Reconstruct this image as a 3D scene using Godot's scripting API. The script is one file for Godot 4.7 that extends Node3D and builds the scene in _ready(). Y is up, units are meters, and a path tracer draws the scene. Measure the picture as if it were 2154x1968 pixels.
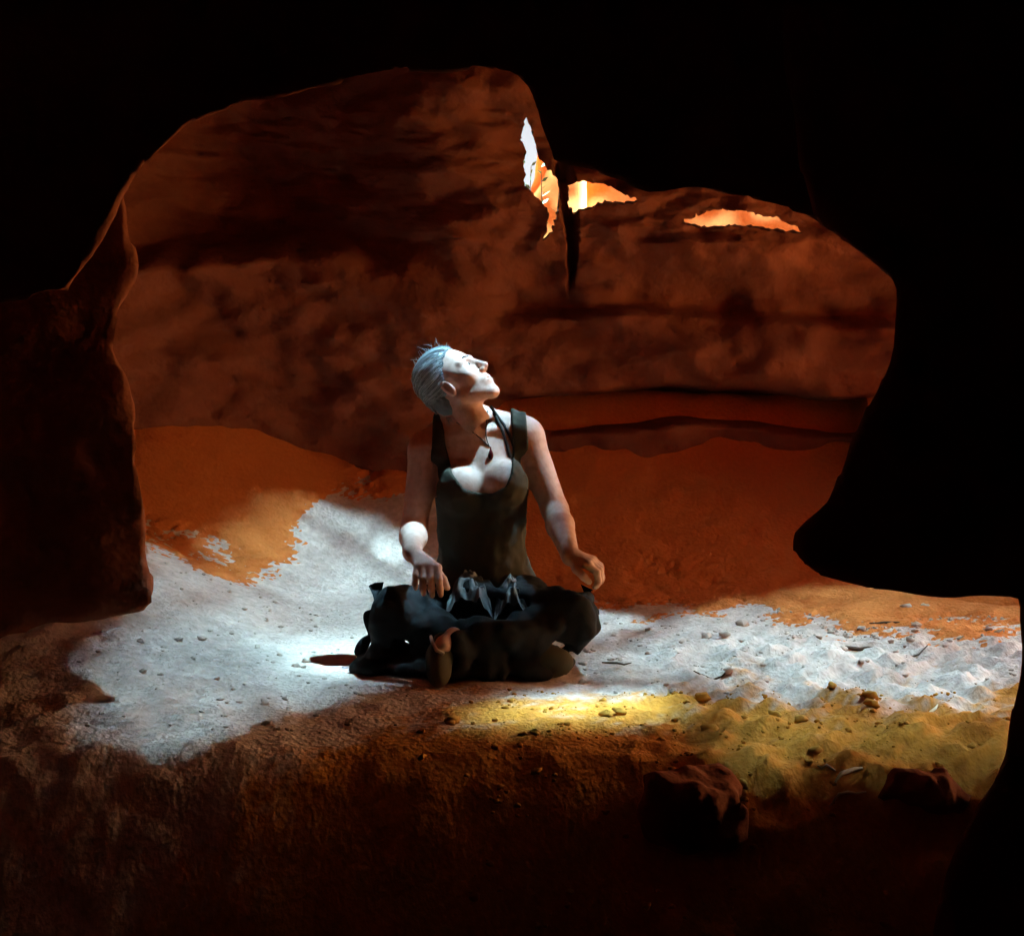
extends Node3D
# A sandstone cave: sun falls through openings in the cliff top far above, a woman sits cross-legged in the pool of light.

var SUN := Vector3(-0.34, -0.935, 0.10).normalized()
const TOP := 9.0
var rng := RandomNumberGenerator.new()
var taken := {}
var M := {}

# ---------------------------------------------------------------- naming
func numbered(called: String) -> String:
	if not taken.has(called):
		taken[called] = 0
		return called
	taken[called] += 1
	return "%s_%03d" % [called, taken[called]]

func tag(o: Node, label := "", category := "", group := "", kind := "") -> Node:
	if label: o.set_meta("label", label)
	if category: o.set_meta("category", category)
	if group: o.set_meta("group", group)
	if kind: o.set_meta("kind", kind)
	return o

func put(called: String, mesh: Mesh, mat: Material, parent: Node = null) -> MeshInstance3D:
	var o := MeshInstance3D.new()
	o.mesh = mesh
	o.material_override = mat
	if parent == null:
		o.name = numbered(called)
		add_child(o)
	else:
		o.name = called
		parent.add_child(o, true)
	return o

func base(called: String, at: Vector3) -> Node3D:
	var o := Node3D.new()
	o.name = numbered(called)
	o.position = at
	add_child(o)
	return o

# ---------------------------------------------------------------- noise and textures
func noise(seed_: int, freq: float, octaves := 4, kind := FastNoiseLite.TYPE_SIMPLEX_SMOOTH, ridged := false) -> FastNoiseLite:
	var n := FastNoiseLite.new()
	n.seed = seed_
	n.frequency = freq
	n.noise_type = kind
	n.fractal_type = FastNoiseLite.FRACTAL_RIDGED if ridged else FastNoiseLite.FRACTAL_FBM
	n.fractal_octaves = octaves
	return n

func grey(seed_: int, freq: float, octaves: int, size := 512, kind := FastNoiseLite.TYPE_SIMPLEX_SMOOTH) -> Image:
	var im := noise(seed_, freq, octaves, kind).get_seamless_image(size, size, false, false, 0.15, true)
	im.convert(Image.FORMAT_RGBA8)
	return im

func tex_ramp(im: Image, ramp: Gradient) -> ImageTexture:
	var out := Image.create(im.get_width(), im.get_height(), true, Image.FORMAT_RGBA8)
	for y in im.get_height():
		for x in im.get_width():
			out.set_pixel(x, y, ramp.sample(im.get_pixel(x, y).r))
	out.generate_mipmaps()
	return ImageTexture.create_from_image(out)

func tex_normal(im: Image, strength: float) -> ImageTexture:
	var c := im.duplicate()
	c.bump_map_to_normal_map(strength)
	return ImageTexture.create_from_image(c)

func ramp(offsets: Array, colors: Array) -> Gradient:
	var g := Gradient.new()
	g.offsets = PackedFloat32Array(offsets)
	var cs := PackedColorArray()
	for c in colors:
		cs.append(Color(c[0], c[1], c[2]).linear_to_srgb())
	g.colors = cs
	return g

func lin(r: float, g: float, b: float) -> Color:
	return Color(r, g, b).linear_to_srgb()

func mat(c: Color, rough := 0.9) -> StandardMaterial3D:
	var m := StandardMaterial3D.new()
	m.albedo_color = c
	m.roughness = rough
	m.metallic_specular = 0.3
	return m

func triplanar(m: StandardMaterial3D, scale: float) -> StandardMaterial3D:
	m.uv1_triplanar = true
	m.uv1_world_triplanar = true
	m.uv1_scale = Vector3.ONE * scale
	return m

# ---------------------------------------------------------------- mesh helpers
func mesh_of(v: PackedVector3Array, idx: PackedInt32Array, cols := PackedColorArray(), nrm := PackedVector3Array()) -> ArrayMesh:
	if nrm.is_empty():
		nrm.resize(v.size())
		for t in range(0, idx.size(), 3):
			var a := idx[t]
			var b := idx[t + 1]
			var c := idx[t + 2]
			var n := (v[c] - v[a]).cross(v[b] - v[a])
			nrm[a] += n
			nrm[b] += n
			nrm[c] += n
		for i in nrm.size():
			nrm[i] = nrm[i].normalized() if nrm[i].length_squared() > 0.0 else Vector3.UP
	var arr := []
	arr.resize(Mesh.ARRAY_MAX)
	arr[Mesh.ARRAY_VERTEX] = v
	arr[Mesh.ARRAY_NORMAL] = nrm
	arr[Mesh.ARRAY_INDEX] = idx
	if not cols.is_empty():
		arr[Mesh.ARRAY_COLOR] = cols
	var m := ArrayMesh.new()
	m.add_surface_from_arrays(Mesh.PRIMITIVE_TRIANGLES, arr)
	return m

# A volume of distances on a grid: tapered capsules and ellipsoids joined smoothly, meshed as surface nets.
class Field:
	var o: Vector3
	var s: float
	var nx: int
	var ny: int
	var nz: int
	var f: PackedFloat32Array

	func _init(lo: Vector3, hi: Vector3, cell: float) -> void:
		o = lo
		s = cell
		nx = int(ceil((hi.x - lo.x) / cell)) + 1
		ny = int(ceil((hi.y - lo.y) / cell)) + 1
		nz = int(ceil((hi.z - lo.z) / cell)) + 1
		f.resize(nx * ny * nz)
		f.fill(0.2)

	func span(lo: Vector3, hi: Vector3) -> Array:
		return [maxi(0, int(floor((lo.x - o.x) / s))), mini(nx - 1, int(ceil((hi.x - o.x) / s))), maxi(0, int(floor((lo.y - o.y) / s))), mini(ny - 1, int(ceil((hi.y - o.y) / s))), maxi(0, int(floor((lo.z - o.z) / s))), mini(nz - 1, int(ceil((hi.z - o.z) / s)))]

	func cap(a: Vector3, b: Vector3, ra: float, rb: float, k := 0.02, cut := false) -> void:
		var m := maxf(ra, rb) + k + s * 2.0
		var w := span(a.min(b) - Vector3.ONE * m, a.max(b) + Vector3.ONE * m)
		var ab := b - a
		var l2 := maxf(ab.length_squared(), 1e-9)
		for z in range(w[4], w[5] + 1):
			for y in range(w[2], w[3] + 1):
				var i: int = (z * ny + y) * nx + w[0]
				var p := o + Vector3(w[0], y, z) * s
				for x in range(w[0], w[1] + 1):
					var ap := p - a
					var t := clampf(ap.dot(ab) / l2, 0.0, 1.0)
					var d := (ap - ab * t).length() - lerpf(ra, rb, t)
					var e := f[i]
					if cut:
						d = -d
						var h := maxf(k - absf(e - d), 0.0) / k
						f[i] = maxf(e, d) + h * h * k * 0.25
					else:
						var h := maxf(k - absf(e - d), 0.0) / k
						f[i] = minf(e, d) - h * h * k * 0.25
					i += 1
					p.x += s

	func ell(c: Vector3, r: Vector3, k := 0.02, turn := Basis.IDENTITY, cut := false) -> void:
		var m := maxf(r.x, maxf(r.y, r.z)) + k + s * 2.0
		var w := span(c - Vector3.ONE * m, c + Vector3.ONE * m)
		var inv := turn.inverse()
		var rm := minf(r.x, minf(r.y, r.z))
		for z in range(w[4], w[5] + 1):
			for y in range(w[2], w[3] + 1):
				var i: int = (z * ny + y) * nx + w[0]
				var p := o + Vector3(w[0], y, z) * s
				for x in range(w[0], w[1] + 1):
					var q := (inv * (p - c)) / r
					var k0 := q.length()
					var k1 := (q / r).length()
					var d := k0 * (k0 - 1.0) / k1 if k1 > 1e-6 else -rm
					var e := f[i]
					if cut:
						d = -d
						var h := maxf(k - absf(e - d), 0.0) / k
						f[i] = maxf(e, d) + h * h * k * 0.25
					else:
						var h := maxf(k - absf(e - d), 0.0) / k
						f[i] = minf(e, d) - h * h * k * 0.25
					i += 1
					p.x += s

	func wobble(n: FastNoiseLite, amount: float, near := 0.06) -> void:
		var i := 0
		for z in nz:
			for y in ny:
				for x in nx:
					if absf(f[i]) < near:
						f[i] += n.get_noise_3d(o.x + x * s, o.y + y * s, o.z + z * s) * amount
					i += 1

	# surface nets: one vertex per crossed cell, one quad per crossed edge
	func net(v: PackedVector3Array, idx: PackedInt32Array) -> Array:
		var at := {}
		var sx := 1
		var sy := nx
		var sz := nx * ny
		var off := [0, sx, sy, sx + sy, sz, sx + sz, sy + sz, sx + sy + sz]
		for z in nz - 1:
			for y in ny - 1:
				var i := (z * ny + y) * nx
				for x in nx - 1:
					var d0 := f[i]
					if absf(d0) < s * 4.0:
						var neg := 0
						for c in 8:
							if f[i + off[c]] < 0.0:
								neg += 1
						if neg > 0 and neg < 8:
							var sum := Vector3.ZERO
							var n := 0
							for e in 12:
								var a: int = [0, 2, 4, 6, 0, 1, 4, 5, 0, 1, 2, 3][e]
								var b: int = [1, 3, 5, 7, 2, 3, 6, 7, 4, 5, 6, 7][e]
								var fa := f[i + off[a]]
								var fb := f[i + off[b]]
								if (fa < 0.0) != (fb < 0.0):
									var t := fa / (fa - fb)
									var pa := Vector3(a & 1, (a >> 1) & 1, a >> 2)
									var pb := Vector3(b & 1, (b >> 1) & 1, b >> 2)
									sum += pa.lerp(pb, t)
									n += 1
							at[i] = v.size()
							v.append(o + (Vector3(x, y, z) + sum / n) * s)
					i += 1
		for i in at.keys():
			var inside := f[i] < 0.0
			for axis in 3:
				var st: int = [sx, sy, sz][axis]
				var u: int = [sy, sz, sx][axis]
				var w: int = [sz, sx, sy][axis]
				if (f[i + st] < 0.0) == inside:
					continue
				if not (at.has(i - u) and at.has(i - w) and at.has(i - u - w)):
					continue
				var q := [at[i], at[i - u], at[i - u - w], at[i - w]]
				if inside:
					for t in [0, 2, 1, 0, 3, 2]: idx.append(q[t])
				else:
					for t in [0, 1, 2, 0, 2, 3]: idx.append(q[t])
		return [v, idx]

func mesh_field(fd: Field, by := Transform3D.IDENTITY) -> ArrayMesh:
	var r := fd.net(PackedVector3Array(), PackedInt32Array())
	var v: PackedVector3Array = r[0]
	if by != Transform3D.IDENTITY:
		v = by * v
	return mesh_of(v, r[1])

# distance from a point to a closed outline, negative inside
func outline_distance(p: Vector2, poly: PackedVector2Array) -> float:
	var d := 1e9
	var inside := false
	var n := poly.size()
	var j := n - 1
	for i in n:
		var a := poly[i]
		var b := poly[j]
		var ab := b - a
		var t := clampf((p - a).dot(ab) / ab.length_squared(), 0.0, 1.0)
		d = minf(d, (p - a - ab * t).length_squared())
		if (a.y > p.y) != (b.y > p.y) and p.x < (b.x - a.x) * (p.y - a.y) / (b.y - a.y) + a.x:
			inside = not inside
		j = i
	return -sqrt(d) if inside else sqrt(d)

# a rock mass that has the given front outline and a rounded thickness
func rock_slab(poly: PackedVector2Array, z0: float, z1: float, round_: float, cell: float, n: FastNoiseLite, amount: float, recede := 0.0, lean := 0.0, rise := 0.0) -> ArrayMesh:
	var lo := poly[0]
	var hi := poly[0]
	for p in poly:
		lo = lo.min(p)
		hi = hi.max(p)
	var fd := Field.new(Vector3(lo.x - 0.12, lo.y - 0.12, z0 - 0.12), Vector3(hi.x + 0.12, hi.y + 0.12, z1 + 0.12), cell)
	var zc := (z0 + z1) / 2.0
	var hz := (z1 - z0) / 2.0 - round_
	for y in fd.ny:
		for x in fd.nx:
			var p := Vector2(fd.o.x + x * cell, fd.o.y + y * cell)
			var d2 := outline_distance(p, poly) + round_
			for z in fd.nz:
				var q := Vector3(p.x, p.y, fd.o.z + z * cell)
				var dz := absf(q.z - zc) - hz
				var d := minf(maxf(d2, dz), 0.0) + Vector2(maxf(d2, 0.0), maxf(dz, 0.0)).length() - round_
				if absf(d) < 0.2:
					d += n.get_noise_3dv(q) * amount
				fd.f[(z * fd.ny + y) * fd.nx + x] = d
	var r := fd.net(PackedVector3Array(), PackedInt32Array())
	var v: PackedVector3Array = r[0]
	for i in v.size():                                  # the mass draws back to one side with depth
		v[i].x += (z1 - v[i].z) * recede
		v[i].y += (z1 - v[i].z) * rise
		v[i].z -= v[i].y * lean
	return mesh_of(v, r[1])

# a grid of points, nx to a row; cells whose mark in skip is set are left open
func sheet(v: PackedVector3Array, nx: int, cols := PackedColorArray(), skip := {}) -> ArrayMesh:
	var idx := PackedInt32Array()
	for j in v.size() / nx - 1:
		for i in nx - 1:
			var a := j * nx + i
			if skip.has(a):
				continue
			for t in [a, a + 1, a + nx, a + 1, a + nx + 1, a + nx]: idx.append(t)
	return mesh_of(v, idx, cols)

func steps(marks: Array) -> PackedFloat32Array:      # [from, to, step, to, step ...]
	var out := PackedFloat32Array()
	var x: float = marks[0]
	for k in range(1, marks.size(), 2):
		while x < marks[k] - 1e-4:
			out.append(x)
			x += marks[k + 1]
		x = marks[k]
	out.append(x)
	return out

func box(called: String, lo: Vector3, hi: Vector3, m: Material, label: String) -> void:
	var b := BoxMesh.new()
	b.size = hi - lo
	var o := put(called, b, m)
	o.position = (lo + hi) / 2
	tag(o, label, "", "", "structure")

# ---------------------------------------------------------------- terrain
var n_floor := noise(3, 1.1, 4)
var n_lump := noise(8, 9.0, 3)
var n_fine := noise(12, 26.0, 2)
var n_zone := noise(21, 2.2, 5)

func floor_base(x: float, z: float) -> float:
	var y := 0.34 * smoothstep(0.75, 1.75, -z)
	y += 0.15 * pow(smoothstep(-1.40, -1.95, z), 2.0)
	y -= 0.58 * (0.8 + sqrt((z - 0.95) * (z - 0.95) + 0.010) - sqrt((z - 1.75) * (z - 1.75) + 0.010))
	y += 0.30 * smoothstep(0.45, 1.5, -x) * smoothstep(-0.95, 0.6, -z)
	return y

func churned(x: float, z: float) -> float:           # how trodden the soil is
	var a := smoothstep(0.1, 0.6, x) * smoothstep(-0.55, 0.1, z)
	var b := 0.35 * smoothstep(0.55, 0.8, -x) * smoothstep(-0.5, 0.3, z)
	return maxf(maxf(a, b), 0.12 * smoothstep(0.1, 0.7, z))

func floor_at(x: float, z: float) -> float:
	var y := floor_base(x, z) + n_floor.get_noise_2d(x, z) * 0.02
	var c := churned(x, z)
	var l := n_lump.get_noise_2d(x * 0.8, z)
	y += (maxf(l, -0.25) * 0.034 + n_fine.get_noise_2d(x, z) * 0.006) * (0.16 + c)
	return y

# ---------------------------------------------------------------- build
func _ready() -> void:
	rng.seed = 4
	camera_and_light()
	materials()
	cave()
	person()
	litter()

func camera_and_light() -> void:
	var cam := Camera3D.new()
	cam.name = "camera"
	cam.position = Vector3(0, 1.0, 4.6)
	cam.rotation.x = -atan(379.0 / 3588.0)
	cam.fov = 30.67
	cam.near = 0.05
	cam.far = 600.0
	add_child(cam)
	cam.current = true
	var sky_mat := ProceduralSkyMaterial.new()
	sky_mat.sky_top_color = lin(0.006, 0.014, 0.030)
	sky_mat.sky_horizon_color = lin(0.78, 0.82, 0.86)
	sky_mat.ground_bottom_color = Color(0.35, 0.25, 0.18)
	sky_mat.ground_horizon_color = Color(0.6, 0.5, 0.42)
	sky_mat.sun_angle_max = 5.0
	var sky := Sky.new()
	sky.sky_material = sky_mat
	var env := Environment.new()
	env.background_mode = Environment.BG_SKY
	env.sky = sky
	env.background_energy_multiplier = 0.02
	env.tonemap_mode = Environment.TONE_MAPPER_LINEAR
	env.tonemap_exposure = 74.0
	env.sdfgi_enabled = true
	env.ssao_enabled = true
	env.ssil_enabled = true
	var we := WorldEnvironment.new()
	we.name = "world_environment"
	we.environment = env
	add_child(we)
	var sun := DirectionalLight3D.new()
	sun.name = "sun"
	sun.light_energy = 1.6
	sun.light_color = lin(0.345, 0.74, 1.0)
	sun.light_angular_distance = 0.8
	sun.shadow_enabled = true
	add_child(sun)
	sun.look_at_from_position(Vector3.ZERO, SUN, Vector3(0, 0, 1))

func materials() -> void:
	var g1 := grey(1, 0.012, 5)
	var g2 := grey(2, 0.06, 4)
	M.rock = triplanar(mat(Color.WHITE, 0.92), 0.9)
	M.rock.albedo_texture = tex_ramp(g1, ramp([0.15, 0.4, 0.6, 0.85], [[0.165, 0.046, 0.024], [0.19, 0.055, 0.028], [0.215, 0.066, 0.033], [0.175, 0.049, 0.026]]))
	M.rock.metallic_specular = 0.1
	M.rock.normal_enabled = true
	M.rock.normal_texture = tex_normal(g2, 6.0)
	M.rock.normal_scale = 0.45
	M.glow_red = triplanar(mat(Color.WHITE, 0.95), 1.7)
	M.glow_red.normal_enabled = true
	M.glow_red.normal_texture = M.rock.normal_texture
	M.glow_red.normal_scale = 0.5
	M.glow_red.albedo_texture = tex_ramp(g2, ramp([0.2, 0.8], [[0.52, 0.125, 0.022], [0.60, 0.155, 0.029]]))  # saturated red, made to bounce and imitate the orange glow
	M.outcrop = M.glow_red.duplicate()
	M.outcrop.normal_enabled = false
	M.leaf = mat(lin(0.06, 0.09, 0.03), 0.7)
	M.skin = triplanar(mat(Color.WHITE, 0.55), 7.0)
	M.skin.albedo_texture = tex_ramp(g1, ramp([0.2, 0.5, 0.8], [[0.47, 0.255, 0.19], [0.55, 0.32, 0.25], [0.60, 0.36, 0.285]]))
	M.skin.normal_enabled = true
	M.skin.normal_texture = tex_normal(g2, 1.2)
	M.skin.normal_scale = 0.35
	M.lips = mat(lin(0.36, 0.14, 0.12), 0.5)
	M.eye = mat(lin(0.55, 0.53, 0.50), 0.3)
	M.iris = mat(lin(0.03, 0.025, 0.02), 0.3)
	M.hair = mat(Color.WHITE, 0.5)
	M.hair.vertex_color_use_as_albedo = true
	M.hair_base = mat(lin(0.14, 0.145, 0.145), 0.6)
	M.olive = triplanar(mat(Color.WHITE, 0.9), 14.0)
	M.olive.albedo_texture = tex_ramp(g2, ramp([0.2, 0.8], [[0.034, 0.027, 0.018], [0.050, 0.041, 0.027]]))
	M.olive.normal_enabled = true
	M.olive.normal_texture = tex_normal(g2, 2.0)
	M.cloth = triplanar(mat(Color.WHITE, 0.95), 9.0)
	M.cloth.albedo_texture = tex_ramp(g2, ramp([0.2, 0.8], [[0.011, 0.010, 0.010], [0.022, 0.020, 0.020]]))
	M.cloth.normal_enabled = true
	M.cloth.normal_texture = tex_normal(g2, 3.0)
	M.tie = triplanar(mat(Color.WHITE, 0.95), 9.0)
	M.tie.albedo_texture = tex_ramp(g2, ramp([0.2, 0.8], [[0.09, 0.088, 0.085], [0.16, 0.155, 0.15]]))
	M.leather = mat(lin(0.055, 0.04, 0.02), 0.8)
	M.cord = mat(lin(0.03, 0.025, 0.022), 0.7)
	M.garnet = mat(lin(0.10, 0.012, 0.015), 0.15)
	M.clod_pale = mat(lin(0.48, 0.33, 0.25), 0.95)
	M.clod_ochre = mat(lin(0.40, 0.15, 0.016), 0.95)
	M.straw = mat(lin(0.62, 0.50, 0.34), 0.6)
	M.stick = mat(lin(0.09, 0.05, 0.03), 0.85)
	M.root = mat(lin(0.10, 0.06, 0.035), 0.9)
	M.sand = triplanar(mat(Color.WHITE, 0.95), 1.7)
	M.sand.albedo_texture = tex_ramp(g2, ramp([0.2, 0.5, 0.8], [[0.80, 0.78, 0.76], [0.92, 0.92, 0.92], [1.0, 1.0, 1.0]]))
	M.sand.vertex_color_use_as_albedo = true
	M.sand.normal_enabled = true
	M.sand.normal_texture = tex_normal(g2, 5.0)
	M.sand.normal_scale = 0.7

# sand, ochre in front for soil and for golden light put into the colour; its border is grainy and broken
func soil_glow_color(p: Vector3) -> Color:
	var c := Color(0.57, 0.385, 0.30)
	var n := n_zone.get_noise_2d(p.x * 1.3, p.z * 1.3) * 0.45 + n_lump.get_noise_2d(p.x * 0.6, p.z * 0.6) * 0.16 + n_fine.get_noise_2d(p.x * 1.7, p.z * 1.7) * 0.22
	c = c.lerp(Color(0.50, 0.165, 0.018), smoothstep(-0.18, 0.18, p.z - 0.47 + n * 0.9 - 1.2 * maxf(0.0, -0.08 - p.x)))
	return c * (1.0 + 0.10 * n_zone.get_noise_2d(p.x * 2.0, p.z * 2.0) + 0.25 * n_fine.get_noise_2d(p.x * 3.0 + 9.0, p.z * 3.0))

# orange glow at the foot of the back wall, put into a red sheet
func glow_sheet() -> void:
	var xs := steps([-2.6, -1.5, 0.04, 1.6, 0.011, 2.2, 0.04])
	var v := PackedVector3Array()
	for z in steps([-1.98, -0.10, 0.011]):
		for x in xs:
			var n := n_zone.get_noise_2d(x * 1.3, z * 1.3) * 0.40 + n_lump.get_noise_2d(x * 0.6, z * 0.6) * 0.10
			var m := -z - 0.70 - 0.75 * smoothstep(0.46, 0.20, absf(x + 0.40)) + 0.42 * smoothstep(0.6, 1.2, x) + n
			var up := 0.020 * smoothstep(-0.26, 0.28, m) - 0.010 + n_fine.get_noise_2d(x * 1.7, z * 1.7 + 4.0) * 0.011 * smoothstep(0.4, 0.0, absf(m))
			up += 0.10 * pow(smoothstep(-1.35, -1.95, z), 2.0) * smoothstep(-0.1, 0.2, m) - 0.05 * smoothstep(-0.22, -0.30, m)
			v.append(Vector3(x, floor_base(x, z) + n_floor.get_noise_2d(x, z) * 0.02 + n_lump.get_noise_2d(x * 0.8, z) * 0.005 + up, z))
	var o := put("glow_red", sheet(v, xs.size()), M.glow_red)
	tag(o, "added red sheet at the back wall, orange glow put into its colour", "", "", "structure")

func cave() -> void:
	# the floor: fine where it is seen, coarse to the cave's sides
	var xs := steps([-4.6, -1.9, 0.15, 1.95, 0.016, 11.6, 0.2])
	var zs := steps([-2.3, -1.9, 0.05, 2.4, 0.016, 7.6, 0.2])
	var v := PackedVector3Array()
	var cols := PackedColorArray()
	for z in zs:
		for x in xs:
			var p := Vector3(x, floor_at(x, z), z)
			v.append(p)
			cols.append(soil_glow_color(p))
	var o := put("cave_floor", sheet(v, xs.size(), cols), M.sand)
	tag(o, "trodden pale sand floor of the cave", "", "", "structure")
	glow_sheet()
	back_wall()
	shell()

var gaps := [
	PackedVector2Array([Vector2(0.054, 1.636), Vector2(0.070, 1.594), Vector2(0.089, 1.529), Vector2(0.110, 1.469), Vector2(0.166, 1.405), Vector2(0.177, 1.339), Vector2(0.173, 1.287), Vector2(0.163, 1.235), Vector2(0.132, 1.183), Vector2(0.114, 1.169), Vector2(0.128, 1.221), Vector2(0.135, 1.274), Vector2(0.114, 1.305), Vector2(0.082, 1.339), Vector2(0.061, 1.364), Vector2(0.044, 1.371), Vector2(0.047, 1.417), Vector2(0.040, 1.460), Vector2(0.054, 1.495), Vector2(0.051, 1.529), Vector2(0.033, 1.543), Vector2(0.040, 1.584)]),
	PackedVector2Array([Vector2(0.214, 1.384), Vector2(0.285, 1.390), Vector2(0.341, 1.386), Vector2(0.373, 1.368), Vector2(0.425, 1.336), Vector2(0.469, 1.313), Vector2(0.400, 1.303), Vector2(0.338, 1.310), Vector2(0.290, 1.292), Vector2(0.240, 1.275), Vector2(0.212, 1.300)]),  # this and the next: slots added to show amber light
	PackedVector2Array([Vector2(0.606, 1.235), Vector2(0.688, 1.270), Vector2(0.776, 1.288), Vector2(0.864, 1.278), Vector2(0.986, 1.257), Vector2(1.057, 1.221), Vector2(1.075, 1.200), Vector2(0.988, 1.203), Vector2(0.917, 1.214), Vector2(0.812, 1.224), Vector2(0.700, 1.217)]),
]
var n_strata := noise(31, 0.7, 4)
var n_wall := noise(33, 1.9, 3)
var n_pock := noise(35, 7.0, 3)

func wall_z(x: float, y: float) -> float:
	var yy := y + n_strata.get_noise_2d(x, y * 0.6) * 0.07
	var z := -1.74
	var right := smoothstep(-0.25, 0.15, x)
	# right: a deep undercut between two bulging beds; left: one lip low down
	z -= right * 0.26 * smoothstep(0.60, 0.575, yy) * smoothstep(0.46, 0.50, yy)
	z += right * 0.10 * smoothstep(0.56, 0.62, yy) * smoothstep(0.90, 0.70, yy)
	z -= right * 0.12 * smoothstep(0.86, 0.90, yy) * smoothstep(1.12, 0.95, yy)
	z += right * 0.05 * smoothstep(0.32, 0.35, yy) * smoothstep(0.50, 0.46, yy)
	z += (1.0 - right) * (0.16 * smoothstep(0.345, 0.375, yy + 0.05 * (x + 0.9)) * smoothstep(1.5, 0.4, yy))
	z -= (1.0 - right) * 0.22 * smoothstep(0.37, 0.34, yy + 0.05 * (x + 0.9))
	z -= 0.10 * smoothstep(1.10, 1.5, yy) * right
	# a crack running down below the bright gap
	var c := absf(x - 0.205 - 0.02 * sin(y * 7.0))
	var cw := 0.010 + 0.028 * smoothstep(0.95, 1.38, y) + 0.006 * n_pock.get_noise_2d(y * 4.0, 1.0)
	z -= 0.16 * smoothstep(cw, cw * 0.35, c) * smoothstep(0.95, 1.1, y) * smoothstep(1.5, 1.4, y)
	# high on the left the wall steps back above a ledge, shaped to put it in shade
	z -= 0.45 * smoothstep(1.06, 1.20, y + n_strata.get_noise_2d(x * 1.5, 7.0) * 0.10) * smoothstep(2.35, 1.9, y) * smoothstep(-0.05, -1.1, x)
	# the left wall comes forward
	z += 0.9 * pow(maxf(0.0, -x - 0.9), 1.5)
	z += n_wall.get_noise_3d(x, y * 1.9, 0) * 0.11 + n_pock.get_noise_3d(x * 0.8, y * 1.8, 3) * 0.012 - 0.03 * maxf(0.0, n_pock.get_noise_3d(x * 0.5, y * 1.6, 40) - 0.1)
	return z

func ragged(poly: PackedVector2Array) -> PackedVector2Array:
	var out := PackedVector2Array()
	for i in poly.size():
		var a := poly[i]
		var b := poly[(i + 1) % poly.size()]
		var n := maxi(1, int(a.distance_to(b) / 0.009))
		for k in n:
			var p := a.lerp(b, float(k) / n)
			out.append(p + Vector2(n_pock.get_noise_2d(p.x * 9.0, p.y * 9.0), n_pock.get_noise_2d(p.x * 9.0 + 50.0, p.y * 9.0)) * 0.014)
	return out

func nearest_on(p: Vector2, poly: PackedVector2Array) -> Vector2:
	var best := p
	var far := 1e9
	for i in poly.size():
		var q := Geometry2D.get_closest_point_to_segment(p, poly[i], poly[(i + 1) % poly.size()])
		if q.distance_squared_to(p) < far:
			far = q.distance_squared_to(p)
			best = q
	return best

func back_wall() -> void:
	for i in gaps.size():
		gaps[i] = ragged(gaps[i])
	var xs := steps([-3.3, -1.7, 0.05, 0.0, 0.016, 1.1, 0.006, 1.6, 0.014, 3.4, 0.05])
	var ys := steps([-0.2, 1.16, 0.016, 1.66, 0.0055, 2.0, 0.016, 3.0, 0.05])
	var v := PackedVector3Array()
	var skip := {}
	for j in ys.size():
		for i in xs.size():
			var x := xs[i]
			var y := ys[j]
			if x > 0.0 and x < 1.1 and y > 1.13 and y < 1.67 and i < xs.size() - 1 and j < ys.size() - 1:
				var c := Vector2((x + xs[i + 1]) / 2, (y + ys[j + 1]) / 2)
				for g in gaps:
					if outline_distance(c, g) < 0.0:
						skip[v.size()] = true
			var at := Vector2(x, y)
			if x > 0.0 and x < 1.1 and y > 1.13 and y < 1.67:
				for g in gaps:
					if absf(outline_distance(at, g)) < 0.0045:
						at = nearest_on(at, g)
			v.append(Vector3(at.x, at.y, wall_z(at.x, at.y)))
	var nx := xs.size()
	# the sides of each gap run back through the thickness of the wall
	var wall := sheet(v, nx, PackedColorArray(), skip)
	var o := put("cave_wall", wall, M.rock)
	tag(o, "layered red sandstone wall at the back of the cave", "", "", "structure")
	var rv := PackedVector3Array()
	var ri := PackedInt32Array()
	for a in skip.keys():
		for e in [[a - 1, a, a + nx], [a + 1, a + 1, a + 1 + nx], [a - nx, a, a + 1], [a + nx, a + nx, a + nx + 1]]:
			if skip.has(e[0]):
				continue
			var first := rv.size()
			for q in [v[e[1]], v[e[2]]]:
				rv.append(q)
				rv.append(q + Vector3((q.x - 0.1) * 0.08, (q.y - 1.0) * 0.08, -0.32))
			for t in [0, 1, 2, 1, 3, 2]: ri.append(first + t)
	put("gap_side", mesh_of(rv, ri), M.rock, o)
	outside()

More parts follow.
